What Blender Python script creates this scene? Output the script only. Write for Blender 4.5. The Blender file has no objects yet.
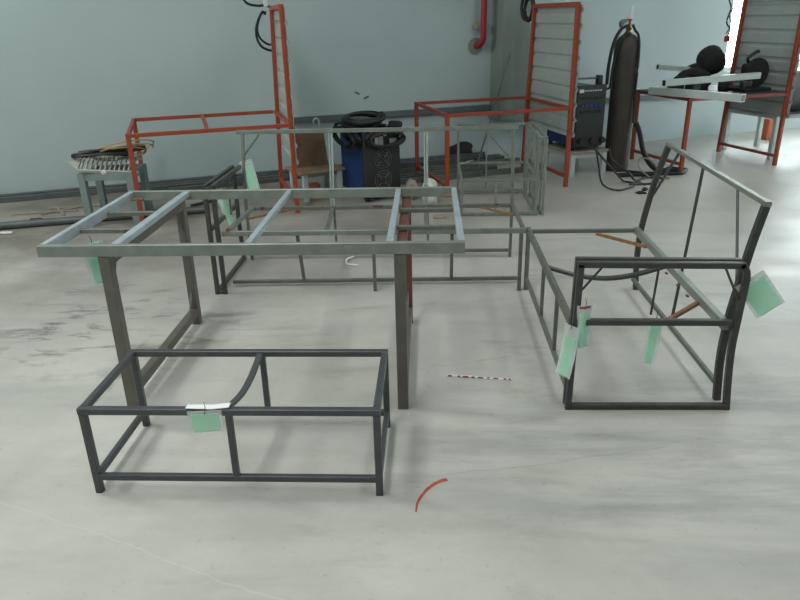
import bpy, math, random
from math import sin, cos, pi, radians as R
from mathutils import Vector as V, Matrix

S = bpy.context.scene
COL = S.collection
random.seed(7)

# ------------------------------------------------------------------ camera
cd = bpy.data.cameras.new('camera')
cd.sensor_fit = 'HORIZONTAL'; cd.sensor_width = 36.0
cd.lens = 688.9 / 800 * 36
cd.clip_start = 0.05; cd.clip_end = 200
cam = bpy.data.objects.new('camera', cd); COL.objects.link(cam)
PITCH, ROLL, YAW = 0.39163, -0.02419, 0.0475
cp, sp = cos(PITCH), sin(PITCH)
fw = V((0, cp, -sp)); r0 = V((1, 0, 0)); u0 = V((0, sp, cp))
rr = r0 * cos(ROLL) + u0 * sin(ROLL); uu = -r0 * sin(ROLL) + u0 * cos(ROLL)
Z = Matrix.Rotation(YAW, 3, 'Z')
rr, uu, fw = Z @ rr, Z @ uu, Z @ fw
cam.matrix_world = Matrix(((rr.x, uu.x, -fw.x, 0), (rr.y, uu.y, -fw.y, 0), (rr.z, uu.z, -fw.z, 1.564), (0, 0, 0, 1)))
S.camera = cam

# ------------------------------------------------------------------ frame of the building
WA = R(21)
WE = V((cos(WA), sin(WA), 0)); WN = V((sin(WA), -cos(WA), 0)); WO = V((0, 8.0, 0))
def W(u, v, z=0.0):
    """u along the back wall, v from that wall into the room, z up"""
    return WO + WE * u + WN * v + V((0, 0, z))

# ------------------------------------------------------------------ world, light, exposure
wd = bpy.data.worlds.new('sky'); S.world = wd; wd.use_nodes = True
bg = wd.node_tree.nodes['Background']
bg.inputs[0].default_value = (0.86, 0.97, 1.0, 1); bg.inputs[1].default_value = 19.0

def area(name, loc, target, sx, sy, energy, color, spread=180):
    ld = bpy.data.lights.new(name, 'AREA'); ld.shape = 'RECTANGLE'
    ld.size = sx; ld.size_y = sy; ld.energy = energy; ld.color = color; ld.spread = R(spread)
    o = bpy.data.objects.new(name, ld); COL.objects.link(o)
    o.location = loc
    o.rotation_euler = (V(target) - V(loc)).to_track_quat('-Z', 'Y').to_euler()
    return o
SKYCOL = (0.985, 1.0, 0.965)
area('roof_light_sheet', (-1.8, 0.9, 4.42), (-1.8, 0.901, 0), 0.9, 4.4, 147, SKYCOL)
area('roof_light_sheet', (3.2, 2.6, 4.42), (3.2, 2.601, 0), 0.9, 5.0, 80, SKYCOL)
area('left_high_window_daylight', W(-6.9, 2.2, 3.3), W(-1.2, 4.6, 0.9), 1.5, 0.9, 172, SKYCOL)
area('right_door_daylight', W(8.85, 3.0, 1.5), W(2, 3.0, 0.6), 4.0, 2.6, 290, (0.94, 0.99, 1.0))

S.view_settings.view_transform = 'Standard'; S.view_settings.look = 'None'
S.view_settings.exposure = 0.0; S.view_settings.gamma = 1.0
S.view_settings.use_curve_mapping = False

# ------------------------------------------------------------------ materials
def lin(c):
    f = lambda x: x / 12.92 if x <= 0.04045 else ((x + 0.055) / 1.055) ** 2.4
    return tuple(f(x / 255) for x in c) + (1,)
def mat(name, rgb, rough=0.5, metal=0.0, var=0.10, scale=30, spots=None, spot_amt=0.0, spot_scale=18, bump=0.0, spec=0.5, alpha=None, trans=0.0):
    m = bpy.data.materials.new(name); m.use_nodes = True
    nt = m.node_tree; b = nt.nodes['Principled BSDF']
    b.inputs['Roughness'].default_value = rough; b.inputs['Metallic'].default_value = metal
    b.inputs['Specular IOR Level'].default_value = spec
    tc = nt.nodes.new('ShaderNodeTexCoord')
    c = lin(rgb)
    n = nt.nodes.new('ShaderNodeTexNoise'); n.inputs['Scale'].default_value = scale; n.inputs['Detail'].default_value = 4
    nt.links.new(tc.outputs['Object'], n.inputs['Vector'])
    rp = nt.nodes.new('ShaderNodeValToRGB')
    rp.color_ramp.elements[0].position = 0.3; rp.color_ramp.elements[1].position = 0.7
    rp.color_ramp.elements[0].color = tuple(x * (1 - var) for x in c[:3]) + (1,)
    rp.color_ramp.elements[1].color = tuple(min(1, x * (1 + var)) for x in c[:3]) + (1,)
    nt.links.new(n.outputs['Fac'], rp.inputs['Fac'])
    out = rp.outputs['Color']
    if spots:
        n2 = nt.nodes.new('ShaderNodeTexNoise'); n2.inputs['Scale'].default_value = spot_scale; n2.inputs['Detail'].default_value = 3
        nt.links.new(tc.outputs['Object'], n2.inputs['Vector'])
        r2 = nt.nodes.new('ShaderNodeValToRGB')
        e = r2.color_ramp.elements
        e[0].position = 0.75 - spot_amt * 0.4; e[0].color = (0, 0, 0, 1); e[1].position = e[0].position + 0.07; e[1].color = (1, 1, 1, 1)
        mx = nt.nodes.new('ShaderNodeMixRGB'); mx.inputs[2].default_value = lin(spots)
        nt.links.new(n2.outputs['Fac'], r2.inputs['Fac']); nt.links.new(r2.outputs['Color'], mx.inputs[0])
        nt.links.new(out, mx.inputs[1]); out = mx.outputs[0]
    nt.links.new(out, b.inputs['Base Color'])
    if bump:
        bp = nt.nodes.new('ShaderNodeBump'); bp.inputs['Strength'].default_value = bump; bp.inputs['Distance'].default_value = 0.01
        nt.links.new(n.outputs['Fac'], bp.inputs['Height']); nt.links.new(bp.outputs['Normal'], b.inputs['Normal'])
    if alpha is not None: b.inputs['Alpha'].default_value = alpha
    if trans: b.inputs['Transmission Weight'].default_value = trans
    return m

M = {}
M['galv'] = mat('galvanised_steel', (130, 137, 129), 0.42, 0.35, 0.14, 14, (92, 74, 58), 0.12, 16)
M['galv_seat'] = mat('weathered_galvanised_steel', (108, 112, 104), 0.5, 0.3, 0.18, 14, (88, 66, 48), 0.28, 14)
M['zinc'] = mat('bright_zinc_tube', (178, 192, 200), 0.38, 0.45, 0.10, 10)
M['chrome'] = mat('bright_tube', (190, 198, 194), 0.25, 0.8, 0.05, 10)
M['legsteel'] = mat('mill_steel_leg', (104, 101, 92), 0.5, 0.35, 0.12, 9, (78, 70, 60), 0.15, 8)
M['oxide'] = mat('red_oxide_primer', (104, 66, 56), 0.6, 0.1, 0.14, 12)
M['black_steel'] = mat('black_mill_steel', (70, 70, 68), 0.45, 0.3, 0.16, 20, (110, 112, 108), 0.02, 40)
M['blue_steel'] = mat('blue_black_mill_steel', (76, 79, 82), 0.42, 0.3, 0.14, 16, (120, 124, 126), 0.03, 30)
M['rust'] = mat('rusty_steel', (134, 96, 66), 0.75, 0.1, 0.25, 30)
M['orange'] = mat('orange_red_paint', (152, 66, 44), 0.5, 0.0, 0.10, 10, (140, 58, 38), 0.12, 14)
M['sheet'] = mat('corrugated_zinc_sheet', (172, 180, 176), 0.45, 0.25, 0.08, 5)
M['grey_paint'] = mat('grey_green_paint', (122, 136, 134), 0.55, 0.1, 0.10, 10)
M['pale_grey_paint'] = mat('pale_grey_paint', (186, 196, 196), 0.5, 0.1, 0.08, 10)
M['plywood'] = mat('plywood', (150, 124, 94), 0.7, 0, 0.12, 6, (118, 92, 66), 0.2, 9)
M['plywood_board'] = mat('brown_plywood', (126, 100, 74), 0.7, 0, 0.14, 7, (88, 66, 48), 0.16, 10)
M['wood_pale'] = mat('pale_wood', (148, 140, 124), 0.75, 0, 0.12, 12)
M['black'] = mat('black_plastic', (38, 40, 40), 0.5, 0, 0.15, 20)
M['rubber'] = mat('black_rubber', (26, 28, 29), 0.55, 0, 0.1, 20)
M['hood'] = mat('black_cloth', (36, 38, 38), 0.85, 0, 0.2, 14, bump=0.3)
M['blue'] = mat('blue_paint', (34, 70, 132), 0.5, 0, 0.14, 8)
M['fan'] = mat('fan_wire', (120, 124, 122), 0.4, 0.6, 0.1, 20)
M['dark_panel'] = mat('dark_panel', (48, 52, 54), 0.5, 0, 0.1, 8)
M['white_label'] = mat('white_label', (206, 212, 208), 0.6, 0, 0.04, 30)
M['cylinder'] = mat('dark_brown_cylinder_paint', (62, 56, 50), 0.5, 0.1, 0.16, 8, (84, 72, 62), 0.12, 10)
M['brass'] = mat('brass', (150, 122, 74), 0.35, 0.8, 0.1, 20)
M['grille'] = mat('dirty_white_plastic', (176, 178, 168), 0.6, 0, 0.12, 12, (128, 112, 94), 0.3, 14)
M['white'] = mat('white_plastic', (214, 220, 218), 0.5, 0, 0.05, 12)
M['tan'] = mat('tan_hose', (170, 142, 106), 0.6, 0, 0.12, 20)
def card_mat():
    m = mat('green_card', (208, 250, 226), 0.5, 0, 0.05, 14); nt = m.node_tree; b = nt.nodes['Principled BSDF']
    t = nt.nodes.new('ShaderNodeBsdfTranslucent'); t.inputs[0].default_value = lin((200, 250, 222))
    x = nt.nodes.new('ShaderNodeMixShader'); x.inputs[0].default_value = 0.4
    out = nt.nodes['Material Output']
    nt.links.new(b.outputs[0], x.inputs[1]); nt.links.new(t.outputs[0], x.inputs[2]); nt.links.new(x.outputs[0], out.inputs[0])
    return m
M['green_card'] = card_mat()
M['sleeve'] = mat('clear_sleeve', (222, 230, 226), 0.25, 0, 0.03, 14, alpha=0.55)
M['paper'] = mat('white_paper', (226, 230, 230), 0.6, 0, 0.03, 20)
M['redpipe'] = mat('red_pipe_paint', (156, 44, 52), 0.4, 0.1, 0.08, 8)
M['brick'] = mat('terracotta', (190, 96, 62), 0.8, 0, 0.12, 20)
M['red_mark'] = mat('red_paint_mark', (160, 72, 56), 0.85, 0, 0.25, 40)
M['dirty_tube'] = mat('dark_steel_tube', (94, 100, 100), 0.5, 0.4, 0.15, 10)
M['bag'] = mat('white_bag', (206, 208, 200), 0.5, 0, 0.08, 20, (130, 110, 96), 0.12, 10)
M['bag2'] = mat('crumpled_clear_bag', (140, 134, 122), 0.35, 0, 0.25, 18, (84, 64, 52), 0.25, 12)
M['column'] = mat('grey_green_column', (126, 138, 132), 0.55, 0, 0.06, 4)
M['conduit'] = mat('grey_trunking', (92, 104, 106), 0.55, 0, 0.06, 6)
M['yellow'] = mat('yellow_tape', (196, 160, 56), 0.6, 0, 0.1, 10)
M['tube_white'] = mat('pale_aluminium_tube', (196, 206, 202), 0.4, 0.25, 0.05, 8)

def wall_mat():
    m = bpy.data.materials.new('painted_wall'); m.use_nodes = True; nt = m.node_tree; b = nt.nodes['Principled BSDF']
    tc = nt.nodes.new('ShaderNodeTexCoord')
    n = nt.nodes.new('ShaderNodeTexNoise'); n.inputs['Scale'].default_value = 0.8; n.inputs['Detail'].default_value = 6
    rp = nt.nodes.new('ShaderNodeValToRGB')
    rp.color_ramp.elements[0].position = 0.35; rp.color_ramp.elements[0].color = lin((168, 184, 185))
    rp.color_ramp.elements[1].position = 0.65; rp.color_ramp.elements[1].color = lin((176, 192, 193))
    nt.links.new(tc.outputs['Object'], n.inputs['Vector']); nt.links.new(n.outputs['Fac'], rp.inputs['Fac'])
    nt.links.new(rp.outputs['Color'], b.inputs['Base Color']); b.inputs['Roughness'].default_value = 0.7
    return m
M['wall'] = wall_mat()
M['ceiling'] = mat('ceiling_sheet', (170, 176, 174), 0.8, 0, 0.03, 2)

def floor_mat():
    m = bpy.data.materials.new('power_floated_concrete'); m.use_nodes = True; nt = m.node_tree; b = nt.nodes['Principled BSDF']
    L = nt.links.new
    tc = nt.nodes.new('ShaderNodeTexCoord')
    def noise(scale, detail, rough=0.55, sx=1, sy=1, rot=0.0, dist=0.0):
        mp = nt.nodes.new('ShaderNodeMapping'); mp.inputs['Scale'].default_value = (sx, sy, 1); mp.inputs['Rotation'].default_value = (0, 0, rot)
        n = nt.nodes.new('ShaderNodeTexNoise'); n.inputs['Scale'].default_value = scale; n.inputs['Detail'].default_value = detail
        n.inputs['Roughness'].default_value = rough; n.inputs['Distortion'].default_value = dist
        L(tc.outputs['Object'], mp.inputs['Vector']); L(mp.outputs['Vector'], n.inputs['Vector']); return n.outputs['Fac']
    def ramp(x, p0, p1, c0=(0, 0, 0, 1), c1=(1, 1, 1, 1)):
        r = nt.nodes.new('ShaderNodeValToRGB'); e = r.color_ramp.elements
        e[0].position, e[1].position, e[0].color, e[1].color = p0, p1, c0, c1; L(x, r.inputs['Fac']); return r.outputs['Color']
    def mix(f, a, c, mode='MIX'):
        x = nt.nodes.new('ShaderNodeMixRGB'); x.blend_type = mode
        if isinstance(f, float): x.inputs[0].default_value = f
        else: L(f, x.inputs[0])
        for i, q in ((1, a), (2, c)):
            if isinstance(q, tuple): x.inputs[i].default_value = q
            else: L(q, x.inputs[i])
        return x.outputs[0]
    def math_(op, a, c):
        x = nt.nodes.new('ShaderNodeMath'); x.operation = op
        for i, q in ((0, a), (1, c)):
            if isinstance(q, (int, float)): x.inputs[i].default_value = q
            else: L(q, x.inputs[i])
        return x.outputs[0]
    base = ramp(noise(1.1, 6, 0.6), 0.34, 0.66, lin((172, 171, 164)), lin((194, 193, 186)))
    # broad trowel streaks
    base = mix(math_('MULTIPLY', ramp(noise(1.6, 5, 0.6, 0.35, 2.2, 0.35), 0.52, 0.72), 0.38), base, lin((142, 144, 140)))
    base = mix(math_('MULTIPLY', ramp(noise(9, 6, 0.7), 0.5, 0.75), 0.22), base, lin((156, 152, 142)))
    # patch of dark scuffs between the table and the stool: position masks in metres
    sep = nt.nodes.new('ShaderNodeSeparateXYZ'); L(tc.outputs['Object'], sep.inputs[0])
    def blob(cx, cy, rx, ry):
        dx = math_('DIVIDE', math_('SUBTRACT', sep.outputs[0], cx), rx); dy = math_('DIVIDE', math_('SUBTRACT', sep.outputs[1], cy), ry)
        d = math_('ADD', math_('MULTIPLY', dx, dx), math_('MULTIPLY', dy, dy))
        return ramp(d, 0.1, 1.0, (1, 1, 1, 1), (0, 0, 0, 1))
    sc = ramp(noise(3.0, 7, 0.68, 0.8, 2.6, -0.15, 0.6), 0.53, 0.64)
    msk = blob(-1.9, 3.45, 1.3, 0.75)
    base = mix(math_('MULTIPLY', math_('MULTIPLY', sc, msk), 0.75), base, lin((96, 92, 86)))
    base = mix(math_('MULTIPLY', math_('MULTIPLY', ramp(noise(2.2, 7, 0.7, 0.6, 2.0, 0.3, 0.4), 0.54, 0.68), blob(0.6, 3.2, 2.8, 2.6)), 0.4), base, lin((126, 124, 118)))
    # dusty brown towards the work bays; the wider layer also paints in dimmer light
    base = mix(math_('MULTIPLY', ramp(noise(0.9, 5, 0.6), 0.38, 0.62), math_('MULTIPLY', blob(-1.4, 6.3, 3.6, 2.0), 0.55)), base, lin((136, 128, 116)))
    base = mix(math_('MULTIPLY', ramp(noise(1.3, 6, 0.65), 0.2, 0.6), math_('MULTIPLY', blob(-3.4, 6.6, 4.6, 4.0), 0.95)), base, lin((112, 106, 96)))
    base = mix(math_('MULTIPLY', ramp(noise(2.0, 6, 0.65, 0.5, 3.0, 0.25, 0.3), 0.42, 0.62), math_('MULTIPLY', blob(1.1, 2.25, 1.6, 0.75), 0.55)), base, lin((126, 130, 130)))  # bluish streaks painted in for the soft shadow bands beside the coffee table
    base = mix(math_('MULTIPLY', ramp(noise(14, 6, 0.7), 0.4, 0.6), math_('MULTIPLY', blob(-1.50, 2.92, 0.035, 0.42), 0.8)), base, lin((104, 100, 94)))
    base = mix(math_('MULTIPLY', ramp(noise(26, 4, 0.7), 0.62, 0.70), 0.28), base, lin((120, 116, 108)))
    # hairline cracks
    def crack(x0, y0, x1, y1, w):
        l = math.hypot(x1 - x0, y1 - y0); nx, ny = -(y1 - y0) / l, (x1 - x0) / l; tx, ty = (x1 - x0) / l, (y1 - y0) / l
        wob = math_('MULTIPLY', math_('SUBTRACT', noise(2.5, 3), 0.5), 0.10)
        d = math_('ADD', math_('ADD', math_('MULTIPLY', math_('SUBTRACT', sep.outputs[0], x0), nx), math_('MULTIPLY', math_('SUBTRACT', sep.outputs[1], y0), ny)), wob)
        t = math_('ADD', math_('MULTIPLY', math_('SUBTRACT', sep.outputs[0], x0), tx), math_('MULTIPLY', math_('SUBTRACT', sep.outputs[1], y0), ty))
        a = math_('LESS_THAN', math_('ABSOLUTE', d, 0), w)
        return math_('MULTIPLY', a, math_('MULTIPLY', math_('GREATER_THAN', t, 0), math_('LESS_THAN', t, l)))
    base = mix(math_('MULTIPLY', crack(-1.53, 1.93, -0.42, 1.5, 0.0025), 0.2), base, lin((214, 212, 204)))
    base = mix(math_('MULTIPLY', crack(0.0, 2.94, 0.75, 3.13, 0.0022), 0.35), base, lin((108, 106, 100)))
    base = mix(math_('MULTIPLY', crack(0.0, 2.08, 0.9, 2.28, 0.002), 0.35), base, lin((118, 116, 110)))
    base = mix(math_('MULTIPLY', crack(1.2, 4.2, 2.4, 3.3, 0.003), 0.4), base, lin((118, 116, 110)))
    L(base, b.inputs['Base Color'])
    rg = ramp(noise(2.2, 5), 0.3, 0.7, (0.32, 0.32, 0.32, 1), (0.5, 0.5, 0.5, 1)); L(rg, b.inputs['Roughness'])
    b.inputs['Specular IOR Level'].default_value = 0.4
    return m
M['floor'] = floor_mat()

# ------------------------------------------------------------------ mesh helpers
class MB:
    def __init__(s): s.v = []; s.f = []
    def add(s, vs, fs):
        o = len(s.v); s.v += [tuple(x) for x in vs]; s.f += [tuple(i + o for i in f) for f in fs]; return s
    def box(s, a, b):
        (x0, y0, z0), (x1, y1, z1) = a, b
        return s.add([(x0, y0, z0), (x1, y0, z0), (x1, y1, z0), (x0, y1, z0), (x0, y0, z1), (x1, y0, z1), (x1, y1, z1), (x0, y1, z1)],
                     [(0, 3, 2, 1), (4, 5, 6, 7), (0, 1, 5, 4), (1, 2, 6, 5), (2, 3, 7, 6), (3, 0, 4, 7)])
    def sweep(s, pts, prof, up=(0, 0, 1), closed=False, cap=True):
        """prof: list of (a,b); a along side vector, b along up vector"""
        pts = [V(q) for q in pts]; n = len(pts); up = V(up); k = len(prof); vs = []
        for i in range(n):
            if closed: t = pts[(i + 1) % n] - pts[i - 1]
            elif i == 0: t = pts[1] - pts[0]
            elif i == n - 1: t = pts[-1] - pts[-2]
            else: t = (pts[i + 1] - pts[i]).normalized() + (pts[i] - pts[i - 1]).normalized()
            t.normalize()
            side = t.cross(up)
            if side.length < 1e-4: side = t.cross(V((0.37, 1, 0.11)))
            side.normalize(); u = side.cross(t).normalized()
            m = 1.0
            if 0 < i < n - 1 and not closed:
                c = t.dot((pts[i + 1] - pts[i]).normalized()); m = min(1.6, 1 / max(c, 0.4))
            bend_u = 1.0; bend_s = 1.0
            if m > 1.001:
                d = ((pts[i + 1] - pts[i]).normalized() - (pts[i] - pts[i - 1]).normalized())
                if abs(d.dot(u)) > abs(d.dot(side)): bend_u = m
                else: bend_s = m
            for a, b in prof: vs.append(pts[i] + side * a * bend_s + u * b * bend_u)
        fs = []
        for i in range(n if closed else n - 1):
            j = (i + 1) % n
            for q in range(k):
                w = (q + 1) % k
                fs.append((i * k + q, i * k + w, j * k + w, j * k + q))
        if cap and not closed:
            fs.append(tuple(range(k - 1, -1, -1))); fs.append(tuple((n - 1) * k + q for q in range(k)))
        return s.add(vs, fs)
    def bar(s, pts, w, h, up=(0, 0, 1), c=0.0025):
        """rectangular tube with eased edges; w across, h along up"""
        a, b = w / 2, h / 2
        prof = [(-a + c, -b), (a - c, -b), (a, -b + c), (a, b - c), (a - c, b), (-a + c, b), (-a, b - c), (-a, -b + c)]
        return s.sweep(pts, prof, up)
    def rod(s, pts, r, n=8, closed=False, up=(0, 0, 1)):
        return s.sweep(pts, [(r * cos(2 * pi * i / n), r * sin(2 * pi * i / n)) for i in range(n)], up, closed)
    def lathe(s, prof, n=24, o=(0, 0, 0), axis='Z'):
        vs = []; fs = []; k = len(prof)
        for r, z in prof:
            for i in range(n):
                a = 2 * pi * i / n; p = (r * cos(a), r * sin(a), z)
                if axis == 'Y': p = (p[0], p[2], p[1])
                if axis == 'X': p = (p[2], p[0], p[1])
                vs.append((p[0] + o[0], p[1] + o[1], p[2] + o[2]))
        for j in range(k - 1):
            for i in range(n): fs.append((j * n + i, j * n + (i + 1) % n, (j + 1) * n + (i + 1) % n, (j + 1) * n + i))
        fs.append(tuple(range(n - 1, -1, -1))); fs.append(tuple((k - 1) * n + i for i in range(n)))
        return s.add(vs, fs)
    def rbox(s, a, b, r=0.01, up=None):
        """box with chamfered vertical and horizontal edges"""
        (x0, y0, z0), (x1, y1, z1) = a, b
        def ring(z, i):
            X0, Y0, X1, Y1 = x0 + i, y0 + i, x1 - i, y1 - i
            return [(X0 + r, Y0, z), (X1 - r, Y0, z), (X1, Y0 + r, z), (X1, Y1 - r, z), (X1 - r, Y1, z), (X0 + r, Y1, z), (X0, Y1 - r, z), (X0, Y0 + r, z)]
        rings = [ring(z0, r * .6), ring(z0 + r, 0), ring(z1 - r, 0), ring(z1, r * .6)]
        fs = []
        for j in range(3):
            for i in range(8): fs.append((j * 8 + i, j * 8 + (i + 1) % 8, (j + 1) * 8 + (i + 1) % 8, (j + 1) * 8 + i))
        fs.append(tuple(range(7, -1, -1))); fs.append(tuple(24 + i for i in range(8)))
        return s.add([q for rg in rings for q in rg], fs)
    def blob(s, c, rx, ry, rz, seed=0, amp=0.2, nu=16, nv=10, flat=None):
        rnd = random.Random(seed); ph = [(rnd.uniform(1.2, 4), rnd.uniform(1.2, 4), rnd.uniform(1.2, 4), rnd.uniform(0, 6)) for _ in range(6)]
        vs = []; fs = []
        for j in range(nv + 1):
            t = pi * j / nv
            for i in range(nu):
                a = 2 * pi * i / nu; d = V((sin(t) * cos(a), sin(t) * sin(a), -cos(t)))
                k = 1 + amp * sum(sin(d.x * p[0] + d.y * p[1] + d.z * p[2] + p[3]) for p in ph) / 2.5
                q = (c[0] + d.x * rx * k, c[1] + d.y * ry * k, c[2] + d.z * rz * k)
                if flat is not None: q = (q[0], q[1], max(q[2], flat))
                vs.append(q)
        for j in range(nv):
            for i in range(nu): fs.append((j * nu + i, j * nu + (i + 1) % nu, (j + 1) * nu + (i + 1) % nu, (j + 1) * nu + i))
        return s.add(vs, fs)
    def build(s, name, m, parent=None, label=None, sharp=35):
        me = bpy.data.meshes.new(name); me.from_pydata(s.v, [], s.f); me.validate()
        me.materials.append(m if not isinstance(m, str) else M[m])
        for p in me.polygons: p.use_smooth = True
        me.set_sharp_from_angle(angle=R(sharp))
        o = bpy.data.objects.new(name, me); COL.objects.link(o)
        if parent is not None: o.parent = parent
        if label: o['label'] = label
        return o

def thing(name, label, cat, loc=(0, 0, 0), rz=0.0, group=None):
    o = bpy.data.objects.new(name, None); COL.objects.link(o); o.empty_display_size = 0.1
    o.location = loc; o.rotation_euler = (0, 0, rz)
    return tag(o, label, cat, group)
def tag(o, label, cat, group=None):
    o['label'] = label; o['category'] = cat
    if group: o['group'] = group
    return o
def struct(name, mb, m, parent=None):
    o = mb.build(name, m, parent)
    if parent is None: o['kind'] = 'structure'
    return o
def bar(name, parent, pts, w, h, m, up=(0, 0, 1), label=None): return MB().bar(pts, w, h, up).build(name, m, parent, label)
def rod(name, parent, pts, r, m, n=8, label=None): return MB().rod(pts, r, n).build(name, m, parent, label)
def smooth(pts, n=6):
    """Catmull-Rom through pts"""
    P = [V(q) for q in pts]; P = [2 * P[0] - P[1]] + P + [2 * P[-1] - P[-2]]; out = []
    for i in range(1, len(P) - 2):
        for k in range(n):
            t = k / n; a, b, c, d = P[i - 1:i + 3]
            out.append(0.5 * (2 * b + (c - a) * t + (2 * a - 5 * b + 4 * c - d) * t * t + (3 * b - a - 3 * c + d) * t ** 3))
    out.append(P[-2]); return out

# ------------------------------------------------------------------ the room
UL, UR, VF, HC = -7.0, 9.0, 11.5, 4.5
def wquad(mb, a, b, t=0.0): pass
def wall_piece(mb, u0_, u1_, v0, v1, z0, z1):
    c = [W(u0_, v0, z0), W(u1_, v0, z0), W(u1_, v1, z0), W(u0_, v1, z0), W(u0_, v0, z1), W(u1_, v0, z1), W(u1_, v1, z1), W(u0_, v1, z1)]
    mb.add(c, [(0, 1, 2, 3), (4, 7, 6, 5), (0, 4, 5, 1), (1, 5, 6, 2), (2, 6, 7, 3), (3, 7, 4, 0)])
    return mb
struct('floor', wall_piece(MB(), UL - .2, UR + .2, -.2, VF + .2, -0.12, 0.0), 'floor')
struct('ceiling', wall_piece(MB(), UL - .2, UR + .2, -.2, VF + .2, HC, HC + 0.1), 'ceiling')
WU0, WU1, WZ0, WZ1 = 4.05, 6.9, 0.80, 2.7
mb = MB()
wall_piece(mb, UL - .2, WU0, -.2, 0, 0, HC); wall_piece(mb, WU1, UR + .2, -.2, 0, 0, HC)
wall_piece(mb, WU0, WU1, -.2, 0, 0, WZ0); wall_piece(mb, WU0, WU1, -.2, 0, WZ1, HC)
struct('wall_back', mb, 'wall')
struct('wall_left', wall_piece(MB(), UL - .2, UL, 0, VF, 0, HC), 'wall')
struct('wall_right', wall_piece(MB(), UR, UR + .2, 0, VF, 0, HC), 'wall')
struct('wall_front', wall_piece(MB(), UL - .2, UR + .2, VF, VF + .2, 0, HC), 'wall')
# window in the back wall: frame, bars and panes
M['glass'] = bpy.data.materials.new('window_glass'); M['glass'].use_nodes = True
gb = M['glass'].node_tree.nodes['Principled BSDF']; gb.inputs['Transmission Weight'].default_value = 1; gb.inputs['Roughness'].default_value = 0.0; gb.inputs['IOR'].default_value = 1.05
win = MB()
for a, b in ((WU0, WU0 + .05), (WU1 - .05, WU1), (5.0, 5.04), (5.95, 5.99)): wall_piece(win, a, b, -.14, -.08, WZ0, WZ1)
for a, b in ((WZ0, WZ0 + .05), (WZ1 - .05, WZ1)): wall_piece(win, WU0, WU1, -.14, -.08, a, b)
wo = struct('window_1', win, 'pale_grey_paint')
for a, b in ((WU0 + .05, 5.0), (5.04, 5.95), (5.99, WU1 - .05)):
    wall_piece(MB(), a, b, -.112, -.108, WZ0 + .05, WZ1 - .05).build('pane', M['glass'], wo)
# steel column standing off the wall, its foot plate above the floor
col = MB(); wall_piece(col, 0.75, 0.90, 0.0, 0.28, 0.47, HC); wall_piece(col, 0.74, 1.26, 0.0, 0.30, 0.44, 0.47); wall_piece(col, 0.90, 1.22, 0.0, 0.02, 0.47, HC)
struct('column', col, 'column')
# trunking along the wall
tr = MB(); wall_piece(tr, -1.62, 0.74, 0, 0.05, 0.535, 0.59); wall_piece(tr, 1.24, 8.9, 0, 0.05, 0.52, 0.575)
struct('trim_1', tr, 'conduit')
# red pipe turning into the wall
rp = thing('pipe', 'red painted steel pipe coming down the wall and turning into it', 'pipe', W(0.59, 0.13, -0.03), WA)
MB().rod([(0, 0, HC + .02), (0, 0, 1.36)] + [(-.03 * (1 - cos(a)), 0.09 * (1 - cos(a)), 1.36 - 0.09 * sin(a)) for a in [pi / 2 * k / 6 for k in range(1, 7)]] + [(-.04, .128, 1.262)], 0.034, 12, up=(1, 0, 0)).build('pipe_run', 'redpipe', rp)
MB().lathe([(0.085, 0.0), (0.085, 0.018), (0.05, 0.022)], 20, (-.04, .106, 1.262), 'Y').build('wall_flange', M['column'], rp, 'dull grey round wall plate')
MB().bar([(-.06, .02, 1.48), (-.06, .12, 1.48)], 0.02, 0.08).build('pipe_clamp', M['wood_pale'], rp)

# ------------------------------------------------------------------ green tags
def make_tag(loc, rz, w, h, label, tilt=0.0, curl=0.02, roll=0.0, show=0.72, fold=0.0, top_red=False, name='green_tag'):
    """a clear sleeve with a green card hanging from its top edge"""
    t = thing(name, label, 'tag', loc, rz, None)
    t.rotation_euler = (tilt, roll, rz)
    def panel(x0, x1, z0, z1, y, th, nx=6, nz=8):
        vs = []; fs = []
        for sgn in (0, 1):
            for j in range(nz + 1):
                for i in range(nx + 1):
                    x = x0 + (x1 - x0) * i / nx; z = z0 + (z1 - z0) * j / nz
                    q = -z / h
                    yy = y + curl * sin(q * 2.6 + 0.4) * 1.0 + curl * 0.6 * sin(x / w * 4) + fold * abs(x) * (0.4 + q) * 2
                    vs.append((x * (1 - fold * 1.5 * max(0, 0.6 - abs(q - 0.3))), yy + th * sgn, z))
        N = (nx + 1) * (nz + 1)
        for j in range(nz):
            for i in range(nx):
                a = j * (nx + 1) + i
                fs.append((a, a + 1, a + nx + 2, a + nx + 1)); fs.append((N + a, N + a + nx + 1, N + a + nx + 2, N + a + 1))
        edge = [i for i in range(nx + 1)] + [j * (nx + 1) + nx for j in range(1, nz + 1)] + [nz * (nx + 1) + i for i in range(nx - 1, -1, -1)] + [j * (nx + 1) for j in range(nz - 1, 0, -1)]
        for k in range(len(edge)):
            a, b = edge[k], edge[(k + 1) % len(edge)]; fs.append((a, N + a, N + b, b))
        return MB().add(vs, fs)
    panel(-w / 2, w / 2, -h, 0, 0, 0.003).build('sleeve', 'sleeve', t, 'clear plastic sleeve', 60)
    panel(-w / 2 + .012, w / 2 - .012, -h + .006, -h * (1 - show), -0.0012, 0.0055).build('card', 'green_card', t, 'pale green card', 60)
    MB().rod([(0, 0.0, -.012), (0.004, 0.006, 0.012), (0, 0.012, 0.03)], 0.0012, 6).build('tie', 'rubber', t)
    if top_red: panel(-w / 2 + .01, w / 2 - .01, -.012, -.004, -.003, .009, 4, 2).build('stripe', 'red_mark', t)
    return t

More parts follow.
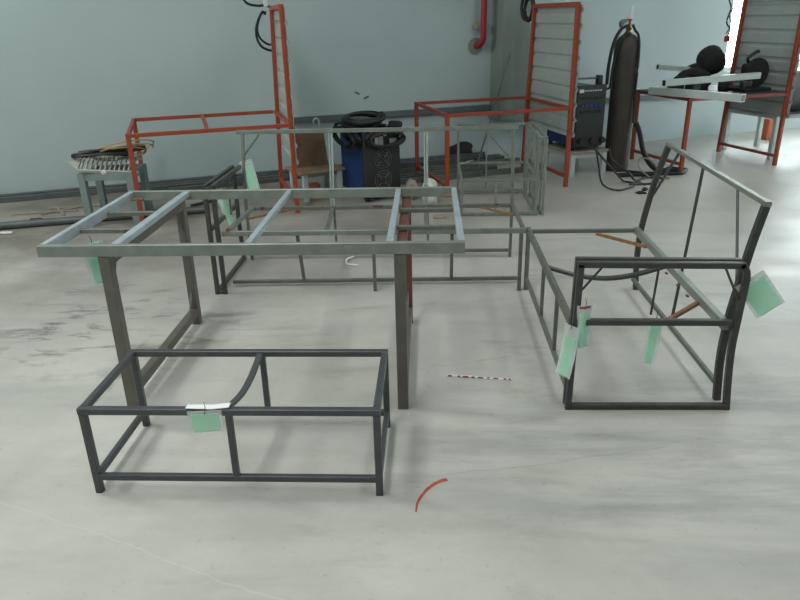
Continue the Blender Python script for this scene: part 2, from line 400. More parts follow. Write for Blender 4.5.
# ------------------------------------------------------------------ dining table frame
X0, Y0 = -1.564, 2.551
dt = thing('dining_table_frame', 'tall bare steel dining table frame with a long grey top', 'table frame', (X0, Y0, 0))
w, d, H = 1.70, 0.939, 0.75
bar('top_rail', dt, [(0, .0125, H - .024), (w, .0125, H - .024)], .025, .048, 'galv')
bar('top_rail', dt, [(0, d - .0125, H - .024), (w, d - .0125, H - .024)], .025, .048, 'galv')
for x in (.0125, w - .0125): bar('end_rail', dt, [(x, .026, H - .024), (x, d - .026, H - .024)], .025, .047, 'zinc', label='pale zinc end rail')
for x in (.305, .842, 1.405): bar('cross_rail', dt, [(x, .027, H - .016), (x, d - .027, H - .016)], .036 if x < .5 else .026, .026, 'zinc', label='pale zinc cross bar')
for y in (.32, .605):
    bar('short_rail', dt, [(.026, y, H - .034), (.284, y, H - .034)], .02, .02, 'galv_seat')
    bar('short_rail', dt, [(1.42, y, H - .034), (w - .026, y, H - .034)], .02, .02, 'galv_seat')
for k, x in enumerate((.262, 1.445)):
    for y in (.024, d - .024):
        red = k == 1 and y > .5
        bar('leg', dt, [(x, y, 0), (x, y, H - .05)], .045, .045, 'oxide' if red else 'legsteel', up=(0, 1, 0), label='red oxide leg' if red else None)
    bar('leg_rail', dt, [(x, .048, H - .072), (x, d - .048, H - .072)], .042, .042, 'oxide' if k else 'legsteel')
    bar('stretcher', dt, [(x, .048, .075), (x, d - .048, .075)], .042, .042, 'legsteel')
    for y, s in ((.047, 1), (d - .047, -1)):
        rod('brace', dt, [(x, y, H - .2), (x, y + s * .06, H - .092)], .004, 'legsteel')
        rod('brace', dt, [(x, y, .19), (x, y + s * .075, .095)], .004, 'legsteel')
for x, y in ((.035, d - .05), (.25, d - .05), (1.66, d - .06)): rod('bolt', dt, [(x - .02, y, H - .035), (x + .05, y - .005, H - .035)], .008, 'rust', label='rusty bolt')

# ------------------------------------------------------------------ coffee table frame
ct = thing('coffee_table_frame', 'low blue-black steel coffee table frame standing before the dining table frame', 'table frame', (-1.207, 1.981, 0), -.006)
w, d, H, s = 1.037, .46, .35, .025
for y in (s / 2, d - s / 2): bar('top_rail', ct, [(0, y, H - s / 2), (w, y, H - s / 2)], s, s, 'blue_steel')
for x in (s / 2, w - s / 2): bar('end_rail', ct, [(x, s, H - s / 2), (x, d - s, H - s / 2)], s, s, 'blue_steel')
for x in (s / 2, w - s / 2):
    for y in (s / 2, d - s / 2): bar('leg', ct, [(x, y, 0), (x, y, H - s)], s, s, 'blue_steel', up=(0, 1, 0))
for y in (s / 2, d - s / 2): bar('bottom_rail', ct, [(s, y, .065), (w - s, y, .065)], s * .8, s, 'blue_steel')
for x in (s / 2, w - s / 2): bar('bottom_rail', ct, [(x, s, .065), (x, d - s, .065)], s * .8, s, 'blue_steel')
bar('centre_post', ct, [(.52, s / 2, .077), (.52, s / 2, H - s)], .022, .022, 'blue_steel', up=(0, 1, 0))
bar('centre_post', ct, [(.535, d - s / 2, .077), (.535, d - s / 2, H - s)], .022, .022, 'blue_steel', up=(0, 1, 0))
pts = [(.505 + .025 * t, s + (d - 2 * s) * t, H - .012 - .04 * sin(pi * t)) for t in [k / 14 for k in range(15)]]
bar('sag_bar', ct, pts, .025, .012, 'blue_steel')
pw = MB()
pw.add([(-.828, 1.9765, .3555), (-.74, 1.9765, .352), (-.679, 1.9765, .3585), (-.679, 2.006, .3585), (-.74, 2.006, .352), (-.828, 2.006, .3525),
        (-.828, 1.9765, .357), (-.74, 1.9765, .3535), (-.679, 1.9765, .362), (-.679, 2.006, .362), (-.74, 2.006, .3535), (-.828, 2.006, .354)],
       [(0, 5, 4, 1), (1, 4, 3, 2), (6, 7, 10, 11), (7, 8, 9, 10), (0, 1, 7, 6), (1, 2, 8, 7), (2, 3, 9, 8), (3, 4, 10, 9), (4, 5, 11, 10), (5, 0, 6, 11)])
tag(pw.build('paper_strip', 'paper'), 'white paper strip lying on the low coffee table frame rail', 'paper')

# ------------------------------------------------------------------ sofa frames
def arm(root, x0, x1, yo, yi, Ht, m, flip=1):
    """double side frame of a sofa in the x-z plane (front at x0, rear at x1), at y = yo and yi"""
    L = x1 - x0
    for y in (yo, yi):
        bar('arm_post', root, [(x0, y, 0), (x0 + .006, y, Ht - .013)], .025, .025, m, up=(0, 1, 0))
        bar('arm_rail', root, [(x0 - .006, y, Ht - .0125), (x1 - .03, y, Ht - .0225)], .025, .025, m)
    y = yo
    bar('side_rail', root, [(x0 + .0125, y, .405), (x1 - .045, y, .40)], .025, .025, m)
    bar('floor_rail', root, [(x0 + .0125, y, .0125), (x1 - .0125, y, .0125)], .025, .025, m)
    rear = smooth([(x1 - .045, y, Ht - .02), (x1 - .024, y, Ht - .04), (x1 - .016, y, Ht - .09), (x1 - .022, y, .40), (x1 - .024, y, .27), (x1 - .014, y, .12), (x1 - .002, y, 0)], 5)
    bar('arm_curve', root, rear, .025, .025, m, up=(0, 1, 0))
    rod('brace', root, [(x0 + .09, y, Ht - .025), (x0 + .018, y, Ht - .12)], .005, m)
    rod('brace', root, [(x1 - .10, y, Ht - .035), (x1 - .03, y, Ht - .17)], .005, m)
    rod('arm_strut', root, [(x0 + .325, yi, Ht - .025), (x0 + .315, yi, .415)], .005, m)
    for x, z in ((x0, .0125), (x0, Ht - .02)):
        bar('spacer', root, [(x, min(yo, yi) + .0125, z), (x, max(yo, yi) - .0125, z)], .02, .02, m)

def back_post(root, y, m, x1, top=.092, t=.025, u=.03):
    pts = smooth([(x1, y, 0), (x1 - .012, y, .15), (x1 - .014, y, .25), (x1 - .008, y, .38), (x1 + .16 * top, y, .53), (x1 + .5 * top, y, .69), (x1 + top, y, .855)], 5)
    bar('back_post', root, pts, t, u, m, up=(1, 0, 0))

# --- the one whose arm faces the camera: local x from seat front to back, y along its length
s1 = thing('sofa_frame', 'short sofa frame with raked back and black steel side frame at one end', 'sofa frame', (.570, 2.549, 0))
arm(s1, .0125, .676, .0125, .060, .664, 'black_steel')
back_post(s1, .090, 'black_steel', .664, .058); back_post(s1, 1.38, 'black_steel', .672, .09)
bar('top_rail', s1, [(.722, .072, .866), (.765, 1.40, .866)], .026, .02, 'galv', label='pale grey back rail')
bar('seat_rail', s1, [(.0125, .08, .375), (.0125, 1.38, .375)], .022, .04, 'galv_seat')
bar('seat_rail', s1, [(.620, .028, .378), (.632, 1.358, .378)], .03, .04, 'galv')
bar('end_rail', s1, [(.024, 1.365, .376), (.617, 1.365, .376)], .022, .022, 'galv_seat')
bar('bottom_rail', s1, [(.0125, .08, .075), (.0125, 1.38, .075)], .02, .022, 'galv_seat')
bar('bottom_rail', s1, [(.656, .103, .075), (.642, 1.358, .075)], .02, .022, 'galv_seat')
bar('leg', s1, [(.0125, 1.392, 0), (.0125, 1.392, .393)], .024, .024, 'galv_seat', up=(0, 1, 0))
for y in (.40, .80): bar('front_strut', s1, [(.0125, y, .086), (.0125, y, .355)], .018, .018, 'galv_seat', up=(0, 1, 0))
pts = [(.025 + .58 * t, .755, .372 - .062 * sin(pi * t)) for t in [k / 14 for k in range(15)]]
bar('sag_bar', s1, pts, .035, .016, 'black_steel')
bar('corner_brace', s1, [(.40, 1.352, .362), (.615, 1.10, .362)], .012, .018, 'rust', label='rusty corner brace')
bar('corner_brace', s1, [(.61, .30, .365), (.39, .085, .365)], .02, .018, 'rust', label='rusty corner brace')
rod('back_strut', s1, [(.742, .80, .855), (.655, .70, .086)], .008, 'black_steel')
rod('back_brace', s1, [(.730, .37, .855), (.675, .105, .50)], .006, 'black_steel')
rod('back_brace', s1, [(.758, 1.19, .855), (.70, 1.37, .57)], .007, 'black_steel')
for y in (.42, .55, .72): rod('bolt', s1, [(.60, y, .352), (.612, y, .345)], .006, 'rust')

# --- the long one behind the dining table: built in its own frame, x along its length
s2 = thing('sofa_frame', 'long steel sofa frame with upright back standing behind the dining table frame', 'sofa frame', (-1.323, 3.889, 0))
class Swap:      # arm() draws front->back along x; here front->back is y, so build in a rotated child space
    pass
def remap(o):    # (x,y,z) -> (y, x, z) with faces flipped
    for v in o.data.vertices: v.co = (v.co.y, v.co.x, v.co.z)
    o.data.flip_normals()
before = set(bpy.data.objects)
arm(s2, .0125, .672, .0125, .060, .678, 'black_steel')
for o in set(bpy.data.objects) - before: remap(o)
before = set(bpy.data.objects)
back_post(s2, .075, 'galv_seat', .655, t=.02, u=.02); back_post(s2, 1.875, 'galv_seat', .668, t=.02, u=.02)
for o in set(bpy.data.objects) - before: remap(o)
bar('top_rail', s2, [(.035, .752, .866), (1.91, .757, .866)], .022, .026, 'galv')
bar('seat_rail', s2, [(.078, .04, .378), (1.89, .04, .378)], .022, .030, 'galv')
bar('seat_rail', s2, [(.12, .64, .372), (1.862, .645, .372)], .022, .026, 'galv_seat')
bar('bottom_rail', s2, [(.078, .14, .03), (1.89, .17, .03)], .02, .022, 'galv_seat')
bar('bottom_rail', s2, [(.12, .665, .05), (1.862, .665, .05)], .018, .022, 'galv_seat')
bar('end_rail', s2, [(.095, .053, .377), (.12, .627, .375)], .03, .022, 'galv', label='pale grey seat end rail')
bar('end_rail', s2, [(1.878, .053, .377), (1.878, .64, .375)], .022, .024, 'galv_seat')
bar('leg', s2, [(1.862, .04, 0), (1.862, .04, .356)], .022, .022, 'galv_seat', up=(0, 1, 0))
for x in (.53, .985, 1.455):
    bar('front_strut', s2, [(x, .045, .0), (x, .045, .356)] if x == .985 else [(x, .045 + .1, .04), (x, .045, .356)], .02, .02, 'galv_seat', up=(0, 1, 0))
for x in (.665, 1.30):
    for dx in (-.0075, .0075): rod('back_strut', s2, [(x + dx, .748, .85), (x + dx, .655, .386)], .007, 'chrome', label='bright double back strut')
    bar('back_strut', s2, [(x + .01, .648, .36), (x + .01, .664, .06)], .015, .015, 'galv_seat', up=(0, 1, 0))
    pts = [(x, .63 - .58 * t, .372 - .06 * sin(pi * t)) for t in [k / 14 for k in range(15)]]
    bar('sag_bar', s2, pts, .03, .008, 'galv_seat')
rod('back_brace', s2, [(.185, .75, .85), (.065, .715, .70)], .007, 'galv_seat')
rod('back_brace', s2, [(1.70, .752, .85), (1.868, .70, .66)], .007, 'galv_seat')
bar('corner_brace', s2, [(.14, .40, .366), (.38, .625, .366)], .012, .014, 'rust', label='rusty corner brace')
bar('corner_brace', s2, [(1.865, .42, .366), (1.66, .63, .366)], .012, .014, 'rust', label='rusty corner brace')
rod('bolt', s2, [(.115, .028, .40), (.115, .055, .40)], .012, 'rust')

# --- the small corner seat frame further back
ac = thing('corner_seat_frame', 'small square galvanised corner seat frame beside the orange workbench', 'seat frame', (.255, 5.60, 0))
w, d = .69, .78
for y, z0, z1 in ((d, 0, .635),): bar('back_post', ac, [(.01, y, z0), (.01, y, z1)], .02, .02, 'galv', up=(0, 1, 0))
bar('leg', ac, [(.01, .01, 0), (.01, .01, .30)], .02, .02, 'galv', up=(0, 1, 0))
bar('top_rail', ac, [(0, d, .635), (.61, d, .635)], .02, .02, 'galv')
for y, z, x1 in ((.01, .30, .61), (d, .29, .61), (.01, .02, .61), (d, .03, .61)): bar('seat_rail' if z > .2 else 'bottom_rail', ac, [(.02, y, z), (x1, y, z)], .02, .022, 'galv')
for z in (.295, .02): bar('side_rail', ac, [(.01, .02, z), (.01, d - .01, z)], .02, .02, 'galv')
bar('centre_post', ac, [(.29, .01, .03), (.29, .01, .29)], .018, .018, 'galv', up=(0, 1, 0))
bar('centre_post', ac, [(.27, d, .04), (.27, d, .63)], .012, .012, 'galv', up=(0, 1, 0))
for x in (.625, .68):
    for y in (.01, .16, d - .15, d): bar('arm_post', ac, [(x, y, 0), (x, y, .635)], .02, .02, 'galv', up=(0, 1, 0))
    for z in (.64, .30, .012): bar('arm_rail', ac, [(x, .02, z), (x, d - .01, z)], .02, .02, 'galv')
for y in (.01, d):
    bar('arm_cross_rail', ac, [(.615, y, .645), (.69, y, .645)], .02, .012, 'chrome')
bar('top_cap', ac, [(.55, d, .637), (.615, d, .637)], .022, .022, 'chrome', label='bright rail end')
bar('corner_brace', ac, [(.02, d - .18, .32), (.14, d - .02, .32)], .02, .008, 'chrome')

# ------------------------------------------------------------------ tags on the furniture
make_tag((-1.365, 2.606, .742), .5, .085, .175, 'green tag hanging from the top rail of the dining table frame', roll=-.10, curl=.006, show=1.0)
make_tag((-.762, 1.968, .349), 0.05, .115, .082, 'green tag hanging from the low coffee table frame', curl=.004, show=.86)
make_tag((.562, 2.53, .40), -.95, .07, .24, 'green tag hanging lowest on the black sofa side frame front post', roll=.12, curl=.01, show=.78)
make_tag((.612, 2.53, .485), -.1, .07, .185, 'crumpled green tag tied where side rail meets post of black sofa frame', curl=.012, show=.8, fold=.25, top_red=True)
make_tag((.912, 2.597, .395), -.9, .052, .205, 'narrow green tag hanging below the middle of the black sofa side rail', roll=.06, curl=.012, show=.9)
make_tag((1.262, 2.60, .57), -.15, .122, .165, 'large tilted green tag beside the raked back of the short sofa frame', roll=-.66, curl=.008, show=.86)
make_tag((-1.235, 4.58, .69), .1, .085, .24, 'green tag standing up behind the arm of the long sofa frame', roll=-.2, curl=.012, show=.85, tilt=-.1)
make_tag((-1.325, 4.20, .58), .2, .06, .25, 'green tag hanging inside the arm of the long sofa frame', roll=-.28, curl=.012, show=.95)

# ------------------------------------------------------------------ workbenches
def corr_sheet(d, z0, z1, pitch=.135, depth=.014, th=.0015, x=0.0, lean=0.0):
    """ribbed sheet in the y-z plane, ribs along y"""
    prof = []; z = z0
    while z < z1 - .001:
        for f, dx in ((0, 0), (.12, depth), (.26, depth), (.38, 0)):
            zz = z + f * pitch
            if zz <= z1: prof.append((dx, zz))
        z += pitch
    prof.append((0, z1))
    n = len(prof); vs = []; fs = []
    for y in (0, d):
        for k in (0, 1):
            for dx, zz in prof: vs.append((x + dx + k * th + (lean * zz if y else 0), y, zz))
    for i in range(n - 1):
        fs.append((i, i + 1, 2 * n + i + 1, 2 * n + i)); fs.append((n + i, 3 * n + i, 3 * n + i + 1, n + i + 1))
        fs.append((i, n + i, n + i + 1, i + 1)); fs.append((2 * n + i, 2 * n + i + 1, 3 * n + i + 1, 3 * n + i))
    fs.append((0, 2 * n, 3 * n, n)); fs.append((n - 1, 2 * n - 1, 4 * n - 1, 3 * n - 1))
    return MB().add(vs, fs)

LEAN = .032
def bench(x, y, yaw, w, d, H, PH, label, mid, plate, sheet_z0, low):
    t = thing('welding_bench', label, 'workbench', (x, y, 0), yaw, 'orange steel welding bays')
    s = .036
    def a(n, p, q, ww=s, hh=s, up=(0, 0, 1), m='orange'): bar(n, t, [p, q], ww, hh, m, up)
    for yy in (s / 2, d - s / 2):
        a('leg', (s / 2, yy, 0), (s / 2, yy, H - .03), up=(0, 1, 0))
        a('post', (w - s / 2, yy, 0), (w - s / 2 + (LEAN * PH if yy > .5 else 0), yy, PH), up=(0, 1, 0))
        a('top_rail', (0, yy, H - .015), (w - s, yy, H - .015), .03, .03)
    for xx in (s / 2, w - s / 2): a('side_rail', (xx, s, H - .015), (xx, d - s, H - .015), .03, .03)
    a('head_rail', (w - s / 2, s, PH - s / 2), (w - s / 2 + LEAN * PH, d - s, PH - s / 2))
    for xx in low: a('bottom_rail', (xx * (w - s) + s / 2, s, .10), (xx * (w - s) + s / 2, d - s, .10), .03, .03)
    if mid: a('cross_rail', (mid, s, H - .015), (mid, d - s, H - .015), .03, .03)
    corr_sheet(d + .06, sheet_z0, PH - .02, x=w + .002, lean=LEAN).build('corrugated_sheet', 'sheet', t, 'ribbed zinc sheet').location = (0, -.03, 0)
    if plate: MB().box((0, 0, H), (w - s - .002, d, H + .006)).build('top_plate', M['dark_panel'], t, 'dark steel plate')
    return t
bench(-2.356, 5.339, .3385, 1.307, 1.014, .759, 1.667, 'orange welding bay frame with a middle cross rail in its open top', .62, False, .42, (1,))
bench(.148, 6.252, .2932, 1.237, 1.038, .749, 1.64, 'orange welding bay frame next to the black welding machine', None, False, .47, (0, 1))
bench(2.549, 7.081, .3198, 1.20, .90, .75, 1.70, 'orange welding bay with pale tubes laid on its dark top', None, True, .49, (0, 1))

# cables over the first bay
def coil(name, label, cat, c, axis_u, axis_v, loops, r, m, group=None, wob=.12, seed=1, n=26):
    rnd = random.Random(seed); pts = []
    a, b = V(axis_u), V(axis_v); nrm = a.cross(b).normalized()
    N = loops * n
    ph = [rnd.uniform(0, 6) for _ in range(4)]
    for i in range(N + 1):
        t = 2 * pi * i / n
        k = 1 + wob * sin(t * .31 + ph[0]) + wob * .6 * sin(t * 1.7 + ph[1])
        pts.append(V(c) + a * cos(t) * k + b * sin(t) * k + nrm * (r * 1.6 * sin(t * .23 + ph[2]) * loops * .5))
    o = MB().rod(pts, r, 6).build(name, m); tag(o, label, cat, group); return o
ca = MB().rod(smooth([W(-1.83, .60, 1.60), W(-1.86, .61, 1.62), W(-1.92, .63, 1.52), W(-1.935, .63, 1.42), W(-1.90, .63, 1.33), W(-1.82, .62, 1.29), W(-1.77, .60, 1.30)]), .011, 8)
ca.rod(smooth([W(-1.82, .58, 1.62), W(-1.87, .59, 1.60), W(-1.915, .6, 1.49), W(-1.90, .6, 1.40), W(-1.82, .58, 1.34), W(-1.76, .6, 1.36)]), .010, 8)
ca.rod(smooth([W(-2.06, .6, 1.80), W(-1.99, .6, 1.70), W(-1.90, .6, 1.675), W(-1.82, .6, 1.675), W(-1.74, .62, 1.64)]), .011, 8)
tag(ca.build('cable', 'rubber'), 'black cable looped over the head of the welding bay beside the plywood stool', 'cable')
wc = MB().rbox((-.018, -.018, 0), (.018, .018, .13), .004).build('clamp', 'white', None); wc.location = W(-1.822, .61, 1.665); wc.rotation_euler = (0, 0, WA)
tag(wc, 'white clamp block on top of the orange bay post holding looped cable', 'clamp')
coil('cable', 'black cable bundle hanging on the back post of the bay beside the column', 'cable', W(.87, .60, 1.60), WE * .03 + WN * .05, (0, 0, .11), 4, .012, 'rubber', seed=3)

# ------------------------------------------------------------------ stool with grille and coils, by the first bay
def stool(name, label, loc, rz, w, d, h, m, top_m, top_h=.02, leg=.045, cat='stool', group=None, rail=.05):
    t = thing(name, label, cat, loc, rz, group)
    for x in (leg / 2, w - leg / 2):
        for y in (leg / 2, d - leg / 2): bar('leg', t, [(x, y, 0), (x, y, h - top_h)], leg, leg, m, up=(0, 1, 0))
    for y in (leg / 2, d - leg / 2): bar('apron_rail', t, [(leg, y, h - top_h - rail / 2), (w - leg, y, h - top_h - rail / 2)], leg * .8, rail, m)
    for x in (leg / 2, w - leg / 2): bar('apron_rail', t, [(x, leg, h - top_h - rail / 2), (x, d - leg, h - top_h - rail / 2)], leg * .8, rail, m)
    if top_m: MB().rbox((-.02, -.02, h - top_h), (w + .02, d + .02, h), .004).build('seat', top_m, t)
    return t
gst = stool('steel_stool', 'grey-green steel trestle stool carrying the white grille and hoses', W(-3.58, 1.40), WA - .30, .44, .38, .44, 'grey_paint', None, 0, .055, rail=.06)
gr = thing('grille', 'dirty white slatted plastic grille lying on the grey-green stool', 'grille', W(-3.33, 1.32, .485), WA - .12)
gr.rotation_euler = (R(16), R(6), WA - .1)
g = MB(); g.bar([(-.22, -.13, 0), (.24, -.13, 0)], .018, .022); g.bar([(-.22, .13, 0), (.24, .13, 0)], .018, .022)
gf = g.build('frame', 'grille', gr)
for k in range(12): bar('slat', gr, [(-.20 + k * .036, -.12, 0), (-.20 + k * .036, .12, 0)], .010, .022, 'grille')
MB().lathe([(.010, 0), (.022, .006), (.022, .016), (.008, .02)], 14, (-.02, -.158, .0), 'Y').build('knob', 'white', gf)
MB().add([(-.22, -.13, -.01), (-.30, -.03, .015), (-.22, .13, -.01), (-.22, -.13, .012), (-.30, -.03, .025), (-.22, .13, .012)],
         [(0, 1, 2), (5, 4, 3), (0, 3, 4, 1), (1, 4, 5, 2), (2, 5, 3, 0)]).build('end_tip', 'grille', gf)
coil('hose_coil', 'black rubber hose coiled flat over the white grille on the stool', 'hose', W(-3.38, 1.28, .56), WE * .20, WN * .11 + V((0, 0, .03)), 3, .012, 'rubber', seed=4, wob=.16)
coil('hose_coil', 'tan hose coiled loosely over the grille and the orange leg', 'hose', W(-3.22, 1.26, .575), WE * .21 + V((0, 0, .02)), WN * .12 + V((0, 0, .06)), 4, .006, 'tan', seed=8, wob=.26)
tl = MB().rbox((-.10, -.04, 0), (.10, .04, .055), .012); tl.rbox((.09, -.028, .008), (.19, .028, .045), .01)
o = tl.build('hand_tool', 'black'); o.location = W(-3.22, 1.26, .56); o.rotation_euler = (0, 0, .5)
tag(o, 'black hand tool lying among the hoses on the grey-green stool', 'tool')

# ------------------------------------------------------------------ plywood stool with board and tube back
ps = thing('plywood_stool', 'low plywood-topped grey stool behind the long sofa frame', 'stool', W(-1.755, 1.36, 0), WA + .20)
MB().rbox((-.01, -.01, .255), (.44, .38, .275), .004).build('seat', 'plywood', ps)
for x in (.05, .39):
    for y in (.04, .34): bar('leg', ps, [(x, y, 0), (x, y, .255)], .045, .045, 'pale_grey_paint', up=(0, 1, 0))
for y in (.04, .34): bar('apron_rail', ps, [(.072, y, .235), (.368, y, .235)], .03, .03, 'grey_paint')
for x in (.05, .39): bar('apron_rail', ps, [(x, .062, .235), (x, .318, .235)], .03, .03, 'grey_paint')
for x, s in ((.075, -1), (.36, -1)):
    rod('back_tube', ps, [(x, .35, .275), (x, .35, .66)] + [(x + s * .03 * (1 - cos(a)), .35, .66 + .03 * sin(a)) for a in (.4, .8, 1.2, 1.6, 2.2, 2.8)] + [(x + s * .06, .35, .63)], .010, 'pale_grey_paint')
pb = MB().box((0, 0, 0), (.315, .014, .32)).build('plywood_board', 'plywood_board')
pb.location = V(ps.location) + Matrix.Rotation(WA + .2, 3, 'Z') @ V((.065, .25, .276)); pb.rotation_euler = (R(-13), 0, WA + .17)
tag(pb, 'brown plywood board leaning upright on the low plywood stool', 'board')
rb = MB().rbox((0, 0, 0), (.13, .12, .10), .01).build('red_block', 'brick'); rb.location = W(-1.66, 1.10, 0); rb.rotation_euler = (0, 0, WA)
tag(rb, 'dull red block on the floor under the plywood stool', 'block')

# ------------------------------------------------------------------ welding machine with two fans
wm = thing('welding_machine', 'welding machine with twin round fans, blue sides and a black front', 'welding machine', W(-1.06, 1.58, 0), WA + R(11))
MB().rbox((-.17, .004, .07), (.17, .50, .62), .012).build('body', 'blue', wm, 'blue metal case')
wf = MB().rbox((-.185, -.012, .06), (.185, .03, .64), .012).build('front_panel', M['black'], wm, 'black front panel')
for z in (.20, .39):
    fg = MB()
    for rr_ in (.085, .06, .035): fg.rod([(rr_ * cos(2 * pi * k / 24), -.018, z + rr_ * sin(2 * pi * k / 24)) for k in range(24)], .0022, 5, closed=True, up=(0, 1, 0))
    for a in (.785, 2.356, 3.927, 5.498): fg.rod([(0, -.02, z), (.088 * cos(a), -.02, z + .088 * sin(a))], .003, 5)
    fgo = fg.build('fan_grille', 'fan', wm)
    MB().lathe([(.02, -.026), (.026, -.018), (.026, -.012)], 14, (0, 0, z), 'Y').build('fan_hub', 'black', fgo)
lb = MB().box((-.07, -.0145, .50), (-.035, -.0125, .58)).box((-.03, -.0145, .505), (.01, -.0125, .585)).box((-.045, -.0145, .59), (-.015, -.0125, .605)).box((.015, -.0145, .585), (.045, -.0125, .60))
lb.build('label_plate', 'white_label', wf)
MB().box((.075, -.0145, .52), (.145, -.0125, .56)).build('label_plate', 'white_label', wf)
MB().rod([(-.12, .10, .62), (-.12, .11, .66), (.10, .11, .66), (.10, .10, .62)], .012, 8).build('handle', 'black', wm)
for x in (-.13, .13):
    for y in (.06, .42): MB().lathe([(.035, -.015), (.035, .015)], 16, (x, y, .036), 'X').build('wheel', 'rubber', wm)
lm = lambda x, y, z: V(wm.location) + Matrix.Rotation(WA + R(11), 3, 'Z') @ V((x, y, z))
ld_ = lambda x, y, z: Matrix.Rotation(WA + R(11), 3, 'Z') @ V((x, y, z))
coil('cable_coil', 'thick black cable coil heaped on the blue welding machine', 'cable', lm(-.07, .20, .672), ld_(.17, 0, .01), ld_(0, .17, .02), 6, .016, 'rubber', seed=11, wob=.2)
coil('cable_coil', 'black cable coil hanging down the blue side of the twin fan machine', 'cable', lm(-.225, .22, .585), ld_(0, .19, .02), ld_(-.01, 0, .085), 5, .014, 'rubber', seed=19, wob=.16)
coil('cable_coil', 'black cable drooping over the twin fan machine front', 'cable', lm(.01, -.062, .575), ld_(.175, 0, 0), ld_(0, -.012, .07), 4, .012, 'rubber', seed=15, wob=.13)
hb = MB().blob((0, 0, .035), .07, .05, .04, 5, .12, flat=0).build('hand_grip', M['hood']); hb.location = V(wm.location) + V((.12, .10, .632))
tag(hb, 'dark rounded tool head lying on the twin fan machine', 'tool')

# bags on the floor beside it
bgm = MB().blob((0, 0, .09), .075, .065, .135, 21, .16, flat=0).build('plastic_bag', 'bag'); bgm.location = W(-.68, 1.78, 0)
tag(bgm, 'white plastic bag standing on the floor behind the dining table frame', 'bag')
bg2 = MB().blob((0, 0, .09), .07, .06, .09, 33, .28, 20, 12, flat=0).build('plastic_bag', 'bag2'); bg2.location = W(-.80, 1.62, 0)
tag(bg2, 'crumpled brown and clear plastic bag next to the white bag', 'bag')

# ------------------------------------------------------------------ welding machine on a stand by the cylinder
st2 = stool('machine_stand', 'low grey stand with a wooden top under the black welding machine', W(1.0, 1.40, 0), WA, .42, .56, .25, 'pale_grey_paint', 'wood_pale', .02, .05, 'stand')
w2 = thing('welding_machine', 'black fronted welding machine with rows of small buttons on the wooden stand', 'welding machine', V(st2.location) + Matrix.Rotation(WA, 3, 'Z') @ V((.19, .02, .25)), WA)
MB().rbox((-.16, .03, .045), (.15, .55, .62), .012).build('body', 'blue', w2, 'blue metal case')
w2f = MB().rbox((-.175, -.02, .04), (.165, .04, .64), .014).build('front_panel', M['dark_panel'], w2, 'black front panel')
for x in (-.13, .13):
    for y in (.05, .5): MB().lathe([(.025, 0), (.022, .045)], 12, (x, y, 0)).build('foot', 'rubber', w2)
for j, z in enumerate((.52, .445, .385)):
    for k in range(5):
        MB().box((-.125 + k * .052, -.026, z - .012), (-.095 + k * .052, -.019, z + .012)).build('button', M['black'] if j != 1 else M['blue'], w2f)
MB().box((-.15, -.0225, .572), (-.10, -.0195, .604)).build('badge', 'white_label', w2f)
bd = MB()
for k in range(7): bd.box((-.085 + k * .028, -.0225, .583), (-.069 + k * .028, -.0195, .596))
bd.build('badge', 'white_label', w2f)
for x in (-.10, .03, .15): MB().lathe([(.028, -.05), (.034, -.03), (.034, -.018)], 16, (x, 0, .10), 'Y').build('socket', 'black', w2f)
MB().rod([(-.16, .05, .63), (-.16, .05, .70), (.10, .05, .70)], .010, 8).build('handle', M['fan'], w2, 'bright handle bar')
MB().rbox((.08, .02, .63), (.135, .08, .725), .008).build('handle_post', M['black'], w2)
for k, (p, m, r, lab) in enumerate([
    ([(1.24, 1.68, .33), (1.22, 1.78, .22), (1.36, 1.86, .10), (1.46, 1.84, .015), (1.62, 1.78, .014), (1.74, 1.62, .014), (1.62, 1.40, .014)], 'rubber', .011, 'black welding cable dropping from the machine and trailing to the gas cylinder'),
    ([(1.05, 1.70, .34), (1.14, 1.86, .18), (1.24, 1.92, .06), (1.34, 1.86, .014), (1.44, 2.02, .014), (1.66, 1.98, .013), (1.74, 1.86, .013), (1.60, 1.76, .013)], 'rubber', .010, 'black cable looping on the floor in front of the machine stand'),
    ([(1.10, 1.66, .34), (1.00, 1.88, .20), (.96, 2.02, .06), (1.06, 2.12, .013), (1.28, 2.06, .013)], 'rubber', .009, 'black cable curling beside the orange post under the machine'),
    ([(1.66, 1.80, .012), (1.60, 1.70, .10), (1.66, 1.62, .17), (1.80, 1.62, .14), (1.86, 1.72, .012), (1.80, 1.92, .012)], 'wood_pale', .008, 'pale hose making a small arch at the gas cylinder foot')]):
    tag(MB().rod(smooth([W(*q) for q in p]), r, 6).build('cable', m), lab, 'cable')
for k, (u, v, s_) in enumerate(((1.20, 2.28, .9), (1.30, 2.20, .6), (1.42, 1.96, .8))):
    o = MB().blob((0, 0, .012), .05 * s_, .03 * s_, .016, 40 + k, .3, flat=0).build('scrap', 'rubber'); o.location = W(u, v, 0)
    tag(o, ['long dark scrap on the floor before the orange post', 'small dark scrap beside the longer scrap', 'dark scrap among the machine cables'][k], 'scrap')
cm = MB()
cm.bar([(-.06, 0, .012), (.06, 0, .02)], .02, .02); cm.bar([(-.02, -.03, .012), (.05, .03, .03)], .018, .018)
o = cm.build('earth_clamp', 'dirty_tube'); o.location = W(1.36, 1.98, 0); tag(o, 'grey earth clamp lying among the cables', 'clamp')

